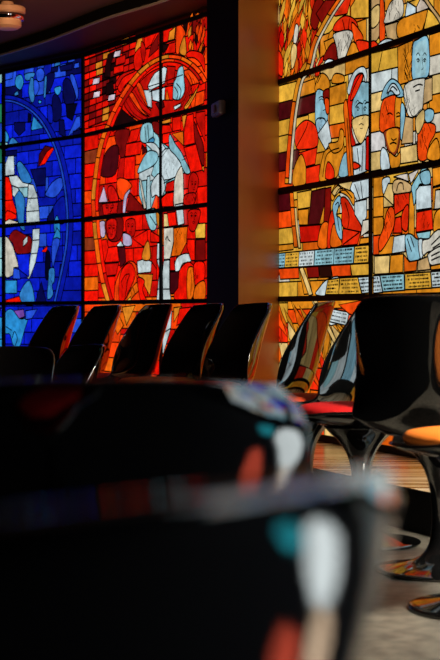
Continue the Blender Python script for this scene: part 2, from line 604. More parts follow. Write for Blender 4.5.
a.P('n', '306 225 326 225 318 330 300 330'); a.P('u', '196 426 246 414 240 430')
a.S('h', '25 475 60 452 100 500 140 500 124 560 100 640 70 640 50 580 25 570'); a.P('u', '70 460 120 452 126 490 98 500')
a.LN('62 600 74 565 88 600 76 640'); a.LN('30 540 60 560'); a.P('l', '130 460 190 452 162 500 130 505')
a.crop(0, 0, 1)
arc1 = [(2, 99), (12, 99.5), (22, 103), (32, 109), (42, 119), (50, 132), (57, 147), (62.5, 165), (66.5, 185), (68.8, 205), (69.6, 222), (68.5, 243), (65.5, 262), (61.5, 281), (56.5, 303)]
a.band('B', arc1, 4.4, side=-1.8); a.band('#1d49c8', arc1, 2.4, side=1.7)
A1.build(W1)
frame_bars(A1, W1, [(uL, .06), (u0, .03), (u1 - 0.006, .014)], ZB)

# ------------------------------------------------------------------ window 2: red
W2 = tag(empty('window_2'), kind='structure')
PAL.update(C='#3f93c4', h='#2aa6d6', O='#e08420')
A2 = Art(P1, P2 + (P2 - P1).normalized() * 0.35, 22, 3.1)
a = A2
a.bricks(0.0, a.L, 0.17, 2.46, 0.1, 0.3, lambda u, z, r: r.choice('rrrrrRRqrro') if z > .83 else r.choice('rqRroqq'))
# mosaic of small slanted panes, upper left
a.crop(80, 20, 5.238)
dark = {(3, 3), (4, 3), (2, 4), (5, 3), (6, 3), (7, 3), (8, 4), (3, 4), (4, 4), (5, 4), (1, 1), (2, 0), (6, 0), (8, 0), (9, 1), (10, 2), (4, 0), (1, 5), (2, 6)}
amb = {(0, 6), (2, 2), (3, 2), (9, 3), (10, 3), (1, 3)}
for i in range(13):
    for j in range(8):
        x = 14 + j * 35 + (i % 2) * 3; y = 172 + i * 36 - j * 13 + 6
        if y + 36 > 575 - x * .16: continue
        if x + 36 > 300 or (x > 190 and y > 330): continue
        col = 'k' if (i, j) in dark and (i + j) % 2 else ('d' if (i, j) in dark else ('O' if (i, j) in amb else a.r.choice(['r', 'r', 'R', 'R', 'd', 'r', '#a00c08'])))
        a.P(col, [(x, y), (x + 35, y - 13), (x + 33, y + 23), (x - 2, y + 36)], lead=0.0034, jitter=.12)
for x, y in ((196, 178), (86, 321), (89, 391), (168, 407)):
    a.P('#d9c9d6', [(x - 14, y - 14), (x + 20, y - 22), (x + 15, y + 12), (x - 20, y + 20)], jitter=.02)
a.P('k', '148 180 185 165 165 225 160 300 130 300 135 240'); a.P('k', '140 335 175 320 180 380 138 395')
a.P('R', '192 200 240 180 238 225 188 240'); a.P('r', '180 246 230 232 230 270 178 285')
a.S('O', '290 158 312 84 330 112 302 176'); a.S('r', '286 185 330 140 326 240 292 264'); a.P('r', '336 92 402 66 372 130 342 152')
a.P('d', '372 138 411 74 411 150 360 196'); a.S('R', '324 112 346 150 336 222 322 172')
a.S('r', '200 350 225 300 290 265 300 285 240 340 215 380'); a.S('R', '190 330 220 285 280 262 288 270 230 300 200 350')
# disc of rays behind the head
a.crop(80, 20, 5.238)
a.S('R', '236 452 262 390 320 320 380 270 440 250 500 262 560 300 590 380 560 460 500 500 430 520 330 535')
for s in ('238 450 270 500 330 534', '244 425 285 490 348 528', '256 402 298 470 362 515', '270 385 312 450 372 500', '288 366 326 430 376 478', '306 348 336 410 370 450',
          '525 440 560 400 575 340', '515 470 548 430 562 350', '505 492 540 450', '545 300 556 360 540 420', '528 290 540 350 524 410'):
    a.LN(s, .004)
a.S('q', '300 345 318 330 352 410 372 470 340 430'); a.S('q', '262 398 280 382 330 470 366 506 320 480')
a.P('k', '172 584 215 462 250 492 308 536')
a.crop(140, 0, 6)
a.P('r', '140 182 216 150 210 238 140 256'); a.P('O', '178 190 214 158 206 236 168 246'); a.P('k', '130 265 176 264 142 322'); a.P('r', '176 262 214 250 212 318 150 322')
a.S('q', '226 130 272 190 262 250 236 320 216 312 218 190'); a.S('O', '236 310 268 215 278 330'); a.P('k', '250 126 292 118 278 205')
a.shards(286, 392, 72, 330, 34, ['r', 'R', 'q', 'o', 'd', 'r', 'k', 'O'], 16, 26, 70, 150, .12)
a.P('d', '318 110 345 100 335 200 318 190')
a.S('r', '280 322 320 304 384 330 392 430 366 380 330 348 290 346')
a.P('q', '300 572 391 540 386 622 312 650'); a.LN('340 560 332 645'); a.S('O', '270 640 340 540 362 500 340 560 290 650')
for s in ('290 440 318 500 276 610', '320 470 332 520 280 640', '300 455 326 520', '345 490 330 560 290 630'): a.LN(s, .004)
# crowned head, veil, beams
a.P('w', '50 520 72 470 92 440 150 398 166 408 152 500 60 545'); a.P('R', '166 396 216 400 206 500 166 506')
a.S('c', '220 470 236 410 262 400 268 470 272 540 250 592 216 600 200 580 206 500'); a.P('w', '26 540 72 540 76 650 52 640'); a.P('w', '75 546 156 520 150 600 120 612 80 602')
a.P('r', '156 518 204 515 200 602 152 600'); a.P('o', '166 540 182 600 156 602'); a.P('m', '98 622 142 600 152 640 122 662')
a.LN('50 522 150 490 262 448', .006); a.LN('58 552 190 514 200 518', .006); a.LN('222 500 250 540 240 596'); a.LN('210 520 232 560 222 600')
a.P('w', '205 640 250 618 246 638 212 662')
a.crop(80, 120, 5.238)
a.rowpx(14, 96, [(90, 74), (168, 148), (234, 222), (304, 292), (374, 364), (442, 434), (512, 500)], ['r', 'e', 'r', 'r', 'q', 'r'])
a.S('d', '186 66 262 50 252 110 236 192 214 190'); a.S('m', '130 190 166 140 206 146 190 282 112 290'); a.P('r', '270 54 322 40 302 110 256 122')
a.P('r', '246 126 332 110 320 180 240 192'); a.P('m', '330 130 346 150 362 160 330 182'); a.P('R', '214 200 240 194 232 310 196 310'); a.P('r', '238 196 292 188 292 310 232 312')
a.S('q', '198 314 240 308 276 342 262 366 236 420 206 400'); a.P('#c9b0cc', '125 345 146 430 98 432'); a.S('R', '150 356 180 350 206 420 160 430')
a.P('d', '98 436 226 424 222 494 90 506'); a.P('R', '120 440 205 430 198 490 128 500'); a.face(160, 465, 60, 90, .004); a.scribble(160, 470, 100, 60, 14, .004)
a.S('p', '228 482 236 400 262 364 268 370 250 412 240 490'); a.P('d', '244 478 266 380 330 450 340 480')
a.crop(140, 100, 6)
a.P('c', '20 140 80 140 130 250 180 285 190 205 215 260 300 410 300 440 262 440 262 636 212 640 215 480 160 560 132 586 100 570 70 660 30 655 0 560 0 402 50 310 40 260')
a.S('c', '20 150 76 142 84 238 50 262 8 240'); a.LN('34 160 44 250'); a.LN('52 150 60 246'); a.S('C', '54 250 80 226 94 240 76 266'); a.S('d', '80 130 126 140 130 210 90 190')
a.S('w', '40 260 90 258 122 300 116 342 70 292'); a.S('c', '0 402 50 312 100 310 116 342 90 390 0 442'); a.S('w', '130 330 176 290 216 330 252 382 256 400 232 430 216 462 160 480 134 462')
a.P('w', '132 250 160 290 134 320'); a.LN('135 345 172 294', .004)
a.S('c', '184 204 216 260 252 310 272 352 302 412 305 440 280 442 256 400 246 370 216 330 182 288'); a.LN('256 362 282 352', .004)
a.P('w', '0 440 90 396 74 450 100 470 60 492 0 492'); a.P('c', '0 490 46 480 45 560 50 655 30 655 0 570'); a.P('#a9c9d0', '50 460 66 454 72 662 46 662'); a.P('s', '2 470 14 482 46 650 30 655')
a.S('w', '76 500 126 440 158 520 132 586 102 570 78 582'); a.scribble(175, 400, 70, 110, 8); a.LN('148 500 220 462')
a.S('s', '214 480 250 400 262 420 267 500 263 636 211 640'); a.P('o', '198 204 266 186 268 276'); a.P('r', '200 106 252 96 252 180 200 190'); a.P('O', '258 96 286 86 266 182')
a.P('O', '136 126 190 110 190 136 140 146'); a.P('r', '140 150 186 150 200 192 136 206'); a.P('r', '290 92 326 82 336 260 270 276 270 190'); a.P('R', '336 76 391 66 391 250 336 122')
a.S('d', '330 130 360 200 388 280 388 404 340 270'); a.P('r', '270 286 342 264 382 420 312 440'); a.P('R', '164 500 212 480 210 546 158 552'); a.P('r', '134 592 166 560 210 552 206 640 140 642')
a.S('R', '300 480 320 434 346 444 358 490 340 560 300 566'); a.face(330, 510, 40, 100, .004); a.S('R', '275 570 340 560 330 625 272 628'); a.scribble(310, 590, 60, 50, 12, .004)
a.P('O', '378 400 391 392 391 430 382 424')
a.crop(80, 210, 5.238)
a.rowpx(20, 96, [(62, 56), (146, 140), (216, 210), (286, 282), (352, 348), (424, 420), (490, 488)], ['r', 'e', 'r', 'r', 'o', 'r'])
a.S('p', '100 66 130 60 132 130 116 146 100 112'); a.S('d', '134 56 222 40 215 150 150 156'); a.S('R', '140 60 190 50 186 138 152 150'); a.face(166, 100, 48, 100, .0045); a.scribble(170, 110, 60, 80, 10, .004)
a.S('R', '240 60 286 50 286 130 252 138'); a.face(264, 90, 44, 90, .004); a.S('p', '230 120 266 136 270 184 230 186 225 142'); a.P('w', '190 190 214 160 230 190')
a.P('r', '100 160 140 152 150 196 140 270 112 272'); a.P('r', '150 196 196 190 206 270 130 276'); a.P('m', '200 196 236 194 242 270 214 302')
a.P('r', '276 150 352 104 356 190 330 190'); a.S('O', '330 252 346 190 360 164 372 252'); a.P('w', '300 268 340 255 376 270 372 326 305 332'); a.scribble(338, 290, 40, 40, 4)
a.P('O', '300 336 382 336 366 450 340 400 330 370'); a.P('r', '372 110 420 140 422 170 370 168'); a.P('R', '378 190 405 186 402 310 376 270')
a.S('q', '180 474 186 390 216 312 260 268 296 290 300 380 322 480'); a.S('r', '214 330 262 276 292 330 270 400 236 470 206 470'); a.S('o', '250 452 296 380 318 410 282 450 256 482'); a.P('y', '240 482 266 454 274 486')
a.LN('215 380 240 340 262 336'); a.LN('236 470 250 380 262 340'); a.S('r', '302 360 340 370 330 420 352 480 322 482'); a.scribble(250, 400, 80, 100, 10, .004)
a.P('R', '130 282 205 276 190 340 140 346'); a.P('r', '130 350 186 346 180 470 150 470')
a.crop(140, 200, 6.286)
a.S('c', '40 76 62 60 106 58 112 150 100 190 70 182 46 112'); a.LN('70 100 110 160'); a.P('O', '106 60 130 90 126 180 112 140'); a.P('w', '230 30 276 20 286 150 246 162'); a.P('Y', '150 86 176 86 186 166 150 170')
a.P('r', '178 80 228 74 240 160 190 168'); a.P('s', '150 176 211 170 211 260 190 370 150 376'); a.LN('160 250 172 230 180 250 192 260'); a.P('o', '211 176 300 165 292 270 252 350 196 356 212 270'); a.scribble(250, 250, 70, 140, 8, .003)
a.P('w', '110 270 136 270 136 360 140 630 105 630 122 440 106 370'); a.P('w', '150 380 186 376 186 560 196 630 145 630 142 450'); a.LN('106 375 136 365'); a.LN('105 560 190 560'); a.P('y', '346 150 411 145 411 240 350 242')
a.S('w', '215 446 230 370 270 340 312 340 322 385 270 400 246 446'); a.S('R', '304 72 372 60 378 100 346 192 310 180'); a.face(338, 105, 52, 120, .0045); a.P('d', '350 250 411 246 411 382 346 382')
a.P('r', '300 246 346 246 346 380 322 380 296 300'); a.S('r', '245 452 300 390 342 420 352 500 330 622 240 630 215 600'); a.S('o', '300 440 342 430 346 520 336 602 300 630'); a.S('r', '340 402 400 390 411 450 400 510 350 540')
a.scribble(360, 470, 60, 70, 8, .004); a.S('O', '15 370 30 290 56 260 66 370'); a.P('m', '190 452 246 450 240 550 211 590 190 590'); a.P('R', '190 360 216 356 222 444 190 444')
a.S('o', '352 540 408 510 408 625 340 625'); a.LN('320 440 326 520 318 600', .004)
# below the lower transom
a.crop(100, 290, 3.385)
a.P('w', '204 75 244 62 240 130 214 218 200 218'); a.LN('206 150 240 130'); a.P('O', '250 60 278 56 250 110'); a.P('o', '10 60 50 52 80 120 60 150'); a.P('O', '75 58 120 52 90 120')
a.P('r', '270 62 310 58 300 100 260 120'); a.P('q', '55 230 70 150 90 150 84 260')
a.crop(0, 0, 1)
arc2 = [(110, 301), (105, 283), (101, 263), (98, 239), (96.6, 222), (95.5, 200), (97.3, 179), (100.3, 158), (105, 139), (110.2, 126), (116, 112.5), (123.5, 98.5), (132, 85.5), (141, 74.5), (151, 65.8), (161.5, 60.2), (170, 58.2), (181.7, 59.8), (191.7, 65.5), (200, 74), (205.3, 83)]
a.band(['o', 'q', 'o', 'O', 'q'], arc2, 4.2, cuts=4, side=-1.6); a.band(['r', 'R', 'r', 'q'], arc2, 3.2, cuts=6, side=2.2)
A2.build(W2)
frame_bars(A2, W2, [(0.008, .016), (uof(A2, 162), .024), (A2.L, .06)], ZB)

# ------------------------------------------------------------------ window 3: gold and white
W3 = tag(empty('window_3'), kind='structure')
QE = Q0 + (Q1 - Q0).normalized() * 2.05
PAL.update(l='#8fb8cc', r='#ea2a0a', C='#86b9cc', O='#da861c', y='#dfa838', Y='#dfbc74', o='#e4620e', q='#f04a0c')
A3 = Art(Q0, QE, 33, 2.8)
a = A3
def pick_gold(u, z, r):
    if z < .83: return r.choice('oOqyOYor')
    if z < .95: return r.choice('OOyO')
    return r.choice('OOyyoYOOs')
a.bricks(0.0, a.L, 0.17, 3.0, 0.112, 0.26, pick_gold)
a.crop(274, 0, 4.314)
a.shards(14, 200, -60, 335, 150, ['r', 'o', 'O', 'y', 'O', 'd', 'q', 'o', 'Y', 'R', 'O'], 13, 24, 80, 170, .1)
a.S('s', '90 160 100 105 112 120 104 180 92 190'); a.S('Y', '78 240 88 190 104 200 102 250 84 300'); a.S('d', '14 290 24 240 40 340 20 342'); a.S('r', '16 300 24 220 44 260 40 330')
a.S('d', '160 90 185 0 220 10 200 90 180 130'); a.P('d', '185 60 225 0 270 0 215 110')
a.P('y', '332 30 362 -20 416 -20 416 76 332 82'); a.P('O', '240 140 260 120 250 190 225 200'); a.P('O', '216 180 260 160 262 195 226 220'); a.P('r', '240 60 330 -20 340 -20 320 60 270 70')
a.S('r', '258 132 272 96 310 68 352 84 368 126 342 152 330 130 290 136'); a.S('q', '340 96 386 150 382 182 352 180'); a.S('s', '260 150 290 135 330 130 346 152 330 200 310 250 286 270 270 190'); a.scribble(302, 185, 60, 100, 16, .003)
a.LN('300 85 310 130'); a.LN('330 80 325 128')
a.S('d', '220 242 246 196 270 190 276 266 222 262'); a.S('O', '320 232 346 180 376 230 326 252'); a.S('r', '360 176 420 184 432 224 382 236'); a.S('w', '215 292 236 255 268 264 262 290'); a.P('r', '188 292 206 250 218 240 216 268')
a.crop(368, 0, 6.111)
a.P('t', '12 -40 110 -40 110 160 60 250 12 260'); a.S('Y', '24 72 76 30 76 132 30 172'); a.S('q', '84 -20 106 20 112 240 80 252 80 70'); a.S('s', '114 100 150 10 216 -10 218 100 114 146'); a.scribble(165, 70, 80, 110, 14, .003)
a.P('t', '110 156 196 130 196 242 130 262'); a.S('O', '200 124 372 58 352 150 322 202 200 242', lead=.003); a.scribble(310, 170, 50, 60, 8, .003); a.P('w', '240 60 250 10 302 44 302 80 236 106'); a.P('#cfc0b0', '305 45 330 -10 370 20 380 52 306 80')
a.P('y', '376 54 470 130 470 160 350 182'); a.band('t', '350 -20 390 40 440 108 480 180', 22); a.S('r', '20 262 46 250 72 280 50 302 18 302'); a.S('w', '70 272 122 236 172 255 80 292')
a.crop(274, 60, 4.314)
a.rowpx(14, 110, [(114, 88), (188, 164), (264, 240), (332, 310), (404, 384), (484, 464), (556, 540)], ['y', 'm', 'y', 'y', 'm', 'q'])
a.P('m', '100 168 186 144 186 222 96 244'); a.P('O', '120 100 176 80 182 140 110 162'); a.P('y', '98 250 150 236 150 262 96 300')
a.rowpx(240, 312, [(118, 96), (200, 182), (282, 268), (340, 330)], ['O', 'y', 'o']); a.S('O', '250 100 262 60 300 66 300 96')
a.S('O', '180 112 206 58 236 76 242 120 200 140 184 140'); a.LN('190 100 206 66'); a.S('C', '184 140 216 135 222 180 232 216 236 250 226 300 196 312 182 290'); a.LN('196 166 206 158 218 162', .005); a.LN('198 174 208 168 216 174', .004)
a.LN('216 180 226 210 214 218', .004); a.LN('200 256 214 250 224 256', .005); a.S('l', '185 262 200 250 222 256 230 290 200 316 186 302'); a.scribble(206, 284, 30, 40, 8)
a.S('d', '214 142 240 125 241 170 226 202'); a.S('q', '222 170 240 170 240 230 228 226'); a.P('w', '190 322 236 258 252 350 226 390')
a.S('r', '94 312 120 272 150 260 186 290 191 370 132 386 100 380'); a.P('r', '110 402 191 376 181 450 132 462'); a.S('O', '86 482 120 406 142 462 142 532 90 546'); a.P('r', '142 466 202 450 202 526 142 536'); a.LN('98 380 140 300 150 268')
a.S('R', '318 182 330 120 356 70 386 58 376 110 342 180 336 300 352 360 336 372 320 282'); a.S('w', '318 120 346 50 386 28 402 60 396 104 384 58 352 72 326 150'); a.S('C', '340 180 376 100 396 96 412 110 412 240 346 252'); a.S('r', '330 172 345 120 376 62 384 70 372 110 345 165')
a.S('Y', '340 256 411 240 402 310 376 362 350 322'); a.face(378, 220, 64, 210, .004); a.LN('352 205 368 185 384 190', .007); a.LN('392 190 404 182 412 186', .007); a.scribble(345, 290, 24, 70, 8)
a.P('w', '340 372 376 364 396 340 402 480 346 502'); a.S('r', '345 440 376 458 346 472'); a.LN('360 380 372 480'); a.LN('385 370 380 480'); a.P('R', '400 330 413 326 413 480 396 472')
a.S('O', '200 522 216 410 240 380 290 342 302 310 306 400 282 492 260 512'); a.S('O', '240 362 280 350 290 300 306 312 300 380 262 402'); a.S('r', '226 510 236 440 262 470 262 510'); a.S('C', '284 502 300 420 322 400 332 490'); a.S('o', '304 202 320 180 336 350 346 500 326 502 312 300')
a.LN('215 505 228 420 252 392 286 380'); a.LN('320 250 330 400 338 500')
a.crop(366, 25, 4.405)
a.rowpx(26, 146, [(126, 96), (214, 186), (304, 272), (388, 360), (476, 450), (562, 540), (646, 622)], ['y', 'w', 'Y', 'O', '#c9c4c0', 'Y']); a.LN('78 112 60 204'); a.LN('120 194 118 240'); a.LN('82 380 80 440'); a.LN('90 470 92 540')
a.rowpx(286, 360, [(44, 20), (140, 120), (226, 206), (312, 294), (396, 380), (480, 466), (600, 580)], ['O', 's', 'Y', 'O', 's', 'O'])
a.P('O', '145 96 212 66 217 160 212 246 148 266'); a.scribble(195, 165, 36, 150, 22, .004); a.S('C', '214 92 236 64 276 48 287 110 287 200 270 236 214 247'); a.P('#9cc8d4', '222 100 240 76 274 62 278 120 270 220 226 236', lead=0)
a.face(252, 165, 60, 190, .0042, mouth=False); a.S('s', '178 266 276 235 268 300 256 370 222 406 190 390'); a.LN('215 275 240 262 258 266', .006); a.LN('225 292 245 286'); a.scribble(205, 330, 40, 110, 12); a.P('t', '268 240 300 230 300 330 262 350 258 370')
a.S('q', '70 372 90 320 130 308 148 320 136 455 70 470'); a.S('O', '136 326 162 320 162 450 136 456'); a.scribble(108, 390, 60, 100, 10, .003); a.S('e', '90 466 156 455 150 540 130 576 102 550 90 500'); a.S('O', '98 470 148 460 144 530 128 562 108 540', lead=0)
a.LN('98 395 112 388 124 396', .006); a.LN('140 392 150 386 158 394', .006); a.LN('140 405 158 400'); a.LN('118 500 128 508 142 500', .006); a.LN('112 525 128 518 142 524', .007)
a.S('C', '74 330 86 280 120 238 156 260 176 310 150 320 130 308 96 320'); a.S('w', '100 300 118 262 138 262 158 300 140 310 120 290'); a.LN('104 310 124 272 146 290'); a.S('C', '162 350 180 370 176 480 160 500')
a.P('t', '182 402 216 410 216 520 164 526'); a.P('s', '218 412 236 404 232 512 218 518'); a.S('q', '240 452 270 430 312 440 312 480 286 530 276 592 240 592 235 500'); a.scribble(268, 500, 40, 100, 12, .003)
a.S('C', '264 386 286 368 308 380 302 420 274 430'); a.S('Y', '226 420 250 380 266 376 264 430 236 482'); a.S('O', '286 542 322 500 334 590 280 592'); a.P('Y', '160 540 232 524 236 600 160 612')
a.S('w', '80 540 102 562 112 632 76 640 70 580'); a.S('O', '110 562 140 580 160 560 156 622 120 632'); a.LN('170 300 190 360 180 400', .004); a.LN('180 270 210 400 250 372', .004)
a.crop(274, 175, 4.314)
a.rowpx(18, 84, [(84, 74), (160, 150), (232, 224), (302, 296), (330, 322)], ['m', 'q', 'y', 'O'])
a.P('y', '100 76 162 64 156 140 104 148'); a.P('O', '104 150 150 145 146 216 108 216'); a.P('m', '164 70 222 55 222 112 196 212 146 216'); a.P('O', '196 212 222 115 216 212'); a.P('d', '222 58 248 52 246 150 236 212 215 212')
a.P('R', '110 222 202 214 190 286 116 292'); a.S('o', '206 215 236 210 230 312 190 306'); a.S('r', '238 192 256 150 262 220 246 312 230 306'); a.S('o', '248 250 262 210 290 280 292 305 246 310')
a.S('C', '255 132 280 90 292 110 270 170 290 192 296 270 286 276 270 240 262 190'); a.LN('266 130 280 120 276 180 284 240'); a.S('r', '290 100 322 110 382 230 370 246 300 226 295 150'); a.P('r', '300 230 376 246 362 300 295 306'); a.LN('310 120 326 180 320 230'); a.LN('300 300 340 270 370 248')
a.P('w', '340 30 412 14 412 96 360 112 330 60'); a.LN('376 28 384 100'); a.LN('350 40 372 104'); a.P('w', '350 116 402 104 402 180 382 222 350 170'); a.P('s', '386 196 413 190 413 240 376 266'); a.P('O', '376 272 413 268 413 294 370 300')
a.S('O', '248 86 270 40 300 56 346 80 346 132 320 92 280 76 256 112'); a.S('Y', '254 76 276 46 290 60 268 90'); a.LN('262 96 284 60 300 62'); a.LN('282 74 310 66 340 100')
a.band(['o', 'q', 'o'], '76 76 80 140 86 220 96 312', 16, cuts=4); a.band('Y', '94 140 100 220 112 316', 10)
TXT = [('C', 20, 50), ('y', 50, 110), ('w', 110, 176), ('c', 178, 262), ('c', 262, 348), ('y', 350, 413)]
for col, xa, xb in TXT:
    ya, yb = 338 - (xa - 20) * .094, 338 - (xb - 20) * .094
    za, zb = 402 - (xa - 20) * .06, 402 - (xb - 20) * .06
    a.label(col, f'{xa} {ya} {xb} {yb} {xb - 4} {zb} {xa - 4} {za}')
a.P('O', '108 400 142 398 166 512 130 515')
for col, xa, xb in (('q', 20, 106), ('d', 140, 192), ('k', 192, 246), ('q', 246, 330), ('y', 330, 413)):
    a.P(col, [(xa, 404 - (xa - 20) * .06), (xb, 404 - (xb - 20) * .06), (xb + 4, 450 - (xb - 20) * .045), (xa + 8, 450 - (xa - 20) * .045)])
a.band('Y', '118 400 140 460 160 518', 18); a.LN('126 400 150 460 168 518')
a.S('w', '184 518 200 482 232 450 286 441 284 518'); a.label('y', '234 452 284 444 280 516 222 516'); a.label('y', '286 444 362 440 380 514 280 516'); a.label('w', '364 441 413 437 413 508 382 512')
# below the lower transom
a.rowpx(60, 412, [(536, 528), (580, 572), (640, 640), (720, 730), (800, 820)], ['O', 'q', 'O', 'o'])
a.shards(20, 250, 540, 960, 60, ['o', 'O', 'q', 'y', 'O', 'r', 'Y'], 24, 40, 90, 170, -.2)
a.shards(240, 412, 640, 960, 30, ['o', 'O', 'y', 'O', 'Y', 'w'], 24, 40, 90, 170, -.2)
a.P('w', '215 585 262 600 290 640 250 650 215 620'); a.label('w', '236 574 330 592 318 650 224 628', 3); a.band('Y', '176 528 230 640 290 760', 16); a.P('q', '285 560 390 540 360 610 330 600')
a.crop(366, 155, 4.554)
a.rowpx(34, 80, [(104, 96), (194, 188), (284, 280), (368, 362), (456, 452), (540, 536)], ['O', 'O', 'O', 'q', 'Y'])
a.P('O', '60 380 130 366 120 450 60 456')
a.S('w', '76 110 106 100 108 130 82 180 75 150'); a.P('Y', '80 186 102 130 126 130 126 230 86 192'); a.S('t', '126 122 160 110 206 135 200 170 130 176'); a.LN('140 165 150 130 168 130 172 160'); a.P('#cfc6bc', '126 100 190 82 196 122 160 108')
a.P('#cfc6bc', '195 86 242 65 214 120 205 130'); a.P('r', '130 180 200 170 200 230 130 276'); a.S('r', '164 276 180 235 196 235 190 342 165 332'); a.P('r', '136 286 160 280 166 356 125 356'); a.scribble(165, 220, 50, 70, 6, .003)
a.S('q', '80 332 95 262 115 235 131 255 130 320 102 390 65 440 60 390'); a.scribble(96, 330, 40, 130, 14, .003); a.P('O', '200 180 216 150 222 240 222 370 195 362')
a.S('c', '210 142 246 80 262 60 290 70 296 130 266 136 242 140 222 230 214 182'); a.S('C', '248 84 290 70 295 128 262 134'); a.P('w', '230 162 246 140 299 135 301 242 230 252'); a.P('r', '230 260 301 246 306 340 228 352'); a.scribble(268, 300, 50, 70, 8, .003)
a.P('O', '302 60 400 36 400 116 305 145'); a.P('O', '304 150 400 126 400 240 306 250'); a.P('s', '318 160 340 156 340 244 312 248'); a.P('w', '130 370 180 360 180 440 120 450'); a.P('c', '230 356 296 344 290 382 240 382')
a.S('O', '314 272 345 245 380 300 350 340 310 352'); a.S('C', '180 372 206 360 230 380 242 385 256 400 250 470 206 485 190 460'); a.LN('190 380 210 440'); a.LN('205 370 222 420')
a.S('w', '240 392 260 385 264 450 250 472'); a.S('s', '260 392 290 380 316 350 345 344 360 430 290 440 262 456'); a.S('s', '285 452 320 425 350 420 350 492 300 502 285 470'); a.LN('300 410 340 370'); a.LN('306 425 345 400'); a.LN('300 460 340 440'); a.LN('300 480 340 462')
a.P('Y', '40 460 110 456 106 540 40 544'); a.P('O', '115 456 172 450 170 535 108 540'); a.P('o', '176 455 200 486 236 480 232 528 176 534'); a.P('t', '240 480 284 462 298 522 238 528'); a.P('O', '298 505 350 494 350 520 300 524')
a.label('w', '34 550 62 548 76 626 34 630', 4); a.label('c', '64 547 174 540 176 616 78 624', 4); a.label('y', '178 540 294 532 300 606 178 614', 4); a.label('w', '296 532 360 526 360 600 302 605', 4)
a.crop(0, 0, 1)
arc3 = [(350, -8), (336, 12), (325.5, 30), (318, 46), (312, 70), (304.5, 79), (300, 97), (296.5, 120), (293.5, 152), (291.5, 184)]
a.band('#d8c9a8', arc3, 2.6); a.band(['q', 'o', 'O', 'o'], arc3, 3.6, cuts=5, side=3.2)
A3.build(W3)
um = uof(A3, 372)
frame_bars(A3, W3, [(-0.012, .03), (um, .015), (A3.L, .06)], ZB + [3.0], bar=0.028)


# ------------------------------------------------------------------ other windows of the hall (unseen, added for reflections in the polished chairs)
def plain_window(name, p, q, cols, seed, z0=0.3, z1=2.46, rh=0.12, bw=0.25):
    w = tag(empty(name), kind='structure')
    art = Art(p, q, seed)
    art.bricks(0, art.L, z0, z1, rh, bw, lambda u, z, r: r.choice(cols))
    for _ in range(int(art.L * 9)):
        u = art.r.uniform(.1, art.L - .3); z = art.r.uniform(z0 + .1, z1 - .45)
        k = [(u + .2 * art.r.uniform(.2, 1) * math.cos(g), z + .2 + .3 * art.r.uniform(.2, .9) * math.sin(g)) for g in [i * math.pi / 4 for i in range(8)]]
        k = [(min(max(x, 0), art.L), min(max(y, z0), z1)) for x, y in k]
        art.add(art.r.choice(cols), catmull(k, 3))
    art.build(w)
    frame_bars(art, w, [(0, .06), (art.L / 2, .04), (art.L, .06)], [z0, z0 + (z1 - z0) * .33, z0 + (z1 - z0) * .66, z1])
    return w


def seg(p, q, a0, a1, d=0.08):
    p, q = Vector(p), Vector(q)
    t = (q - p).normalized(); n = Vector((t.y, -t.x))
    if n.dot(Vector((-3, 4)) - p) < 0: n = -n
    return p + (q - p) * a0 + n * d, p + (q - p) * a1 + n * d


def brightened(keys, f):
    return [tuple(v * f for v in lin(PAL[k])) for k in keys]     # glow of all panes raised for stronger reflections in the chairs


plain_window('window_4', *seg(tuple(QE), (1.55, 5.0), .06, .98), brightened('wcwyCswch', 2.0), 41)
plain_window('window_5', *seg((1.55, 5.0), (2.2, 3.4), .02, .96), brightened('wcwyCswgq', 3.0), 42, z0=0.06)
plain_window('window_6', *seg((2.2, 3.4), (2.4, 1.7), .04, .97), brightened('wcwCswgbwo', 3.0), 43, z0=0.06)
plain_window('window_7', *seg((2.4, 1.7), (2.25, 0.0), .03, .7), brightened('wcwCswwbq', 3.0), 44, z0=0.06)

# ------------------------------------------------------------------ walls
def wall(name, p, q, z0=-0.2, z1=3.2, d=-0.06, th=0.12, m='dark_wall'):
    p, q = Vector(p), Vector(q)
    t = (q - p).normalized(); n = Vector((t.y, -t.x))
    if n.dot(Vector((-3, 4)) - p) < 0: n = -n
    a, b = p + n * d, q + n * d
    bm = bmesh.new()
    bm_prism(bm, [a, b, b - n * th, a - n * th], z0, z1)
    return tag(from_bm(name, bm, M[m]), kind='structure')


wall('wall_left', PM, P1)
wall('wall_back', P1, P2 + (P2 - P1).normalized() * 0.4)
wall('wall_right', Q0 - (Q1 - Q0).normalized() * 0.35, QE)
ring = [tuple(PM)] + RING + [tuple(QE)]
for i, (p, q) in enumerate(zip(ring, ring[1:])):
    wall('wall_ring' if i == 0 else f'wall_ring.{i:03d}', p, q, d=-0.02)

# pier between the red and the gold windows: black front, stained wood return
tw = (Q1 - Q0).normalized(); nw = Vector((-tw.y, tw.x)) * -1
if nw.dot(Vector((-3, 4)) - Q0) < 0: nw = -nw
def ray_pt(px, Y): return Vector(((px - CX) / F * Y, Y))
c0 = Q0 - tw * 0.045 - nw * 0.06                 # where the return meets the window wall
c1 = ray_pt(238.5, 7.42)
c2 = ray_pt(206.8, 8.02)
c3 = c2 + Vector((0.14, 0.72))
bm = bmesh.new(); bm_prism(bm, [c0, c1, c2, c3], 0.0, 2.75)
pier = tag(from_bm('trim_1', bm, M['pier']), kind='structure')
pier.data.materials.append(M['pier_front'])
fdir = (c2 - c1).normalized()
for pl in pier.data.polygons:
    if abs(pl.normal.z) < .1 and abs(pl.normal.x * fdir.x + pl.normal.y * fdir.y) < .05: pl.material_index = 1

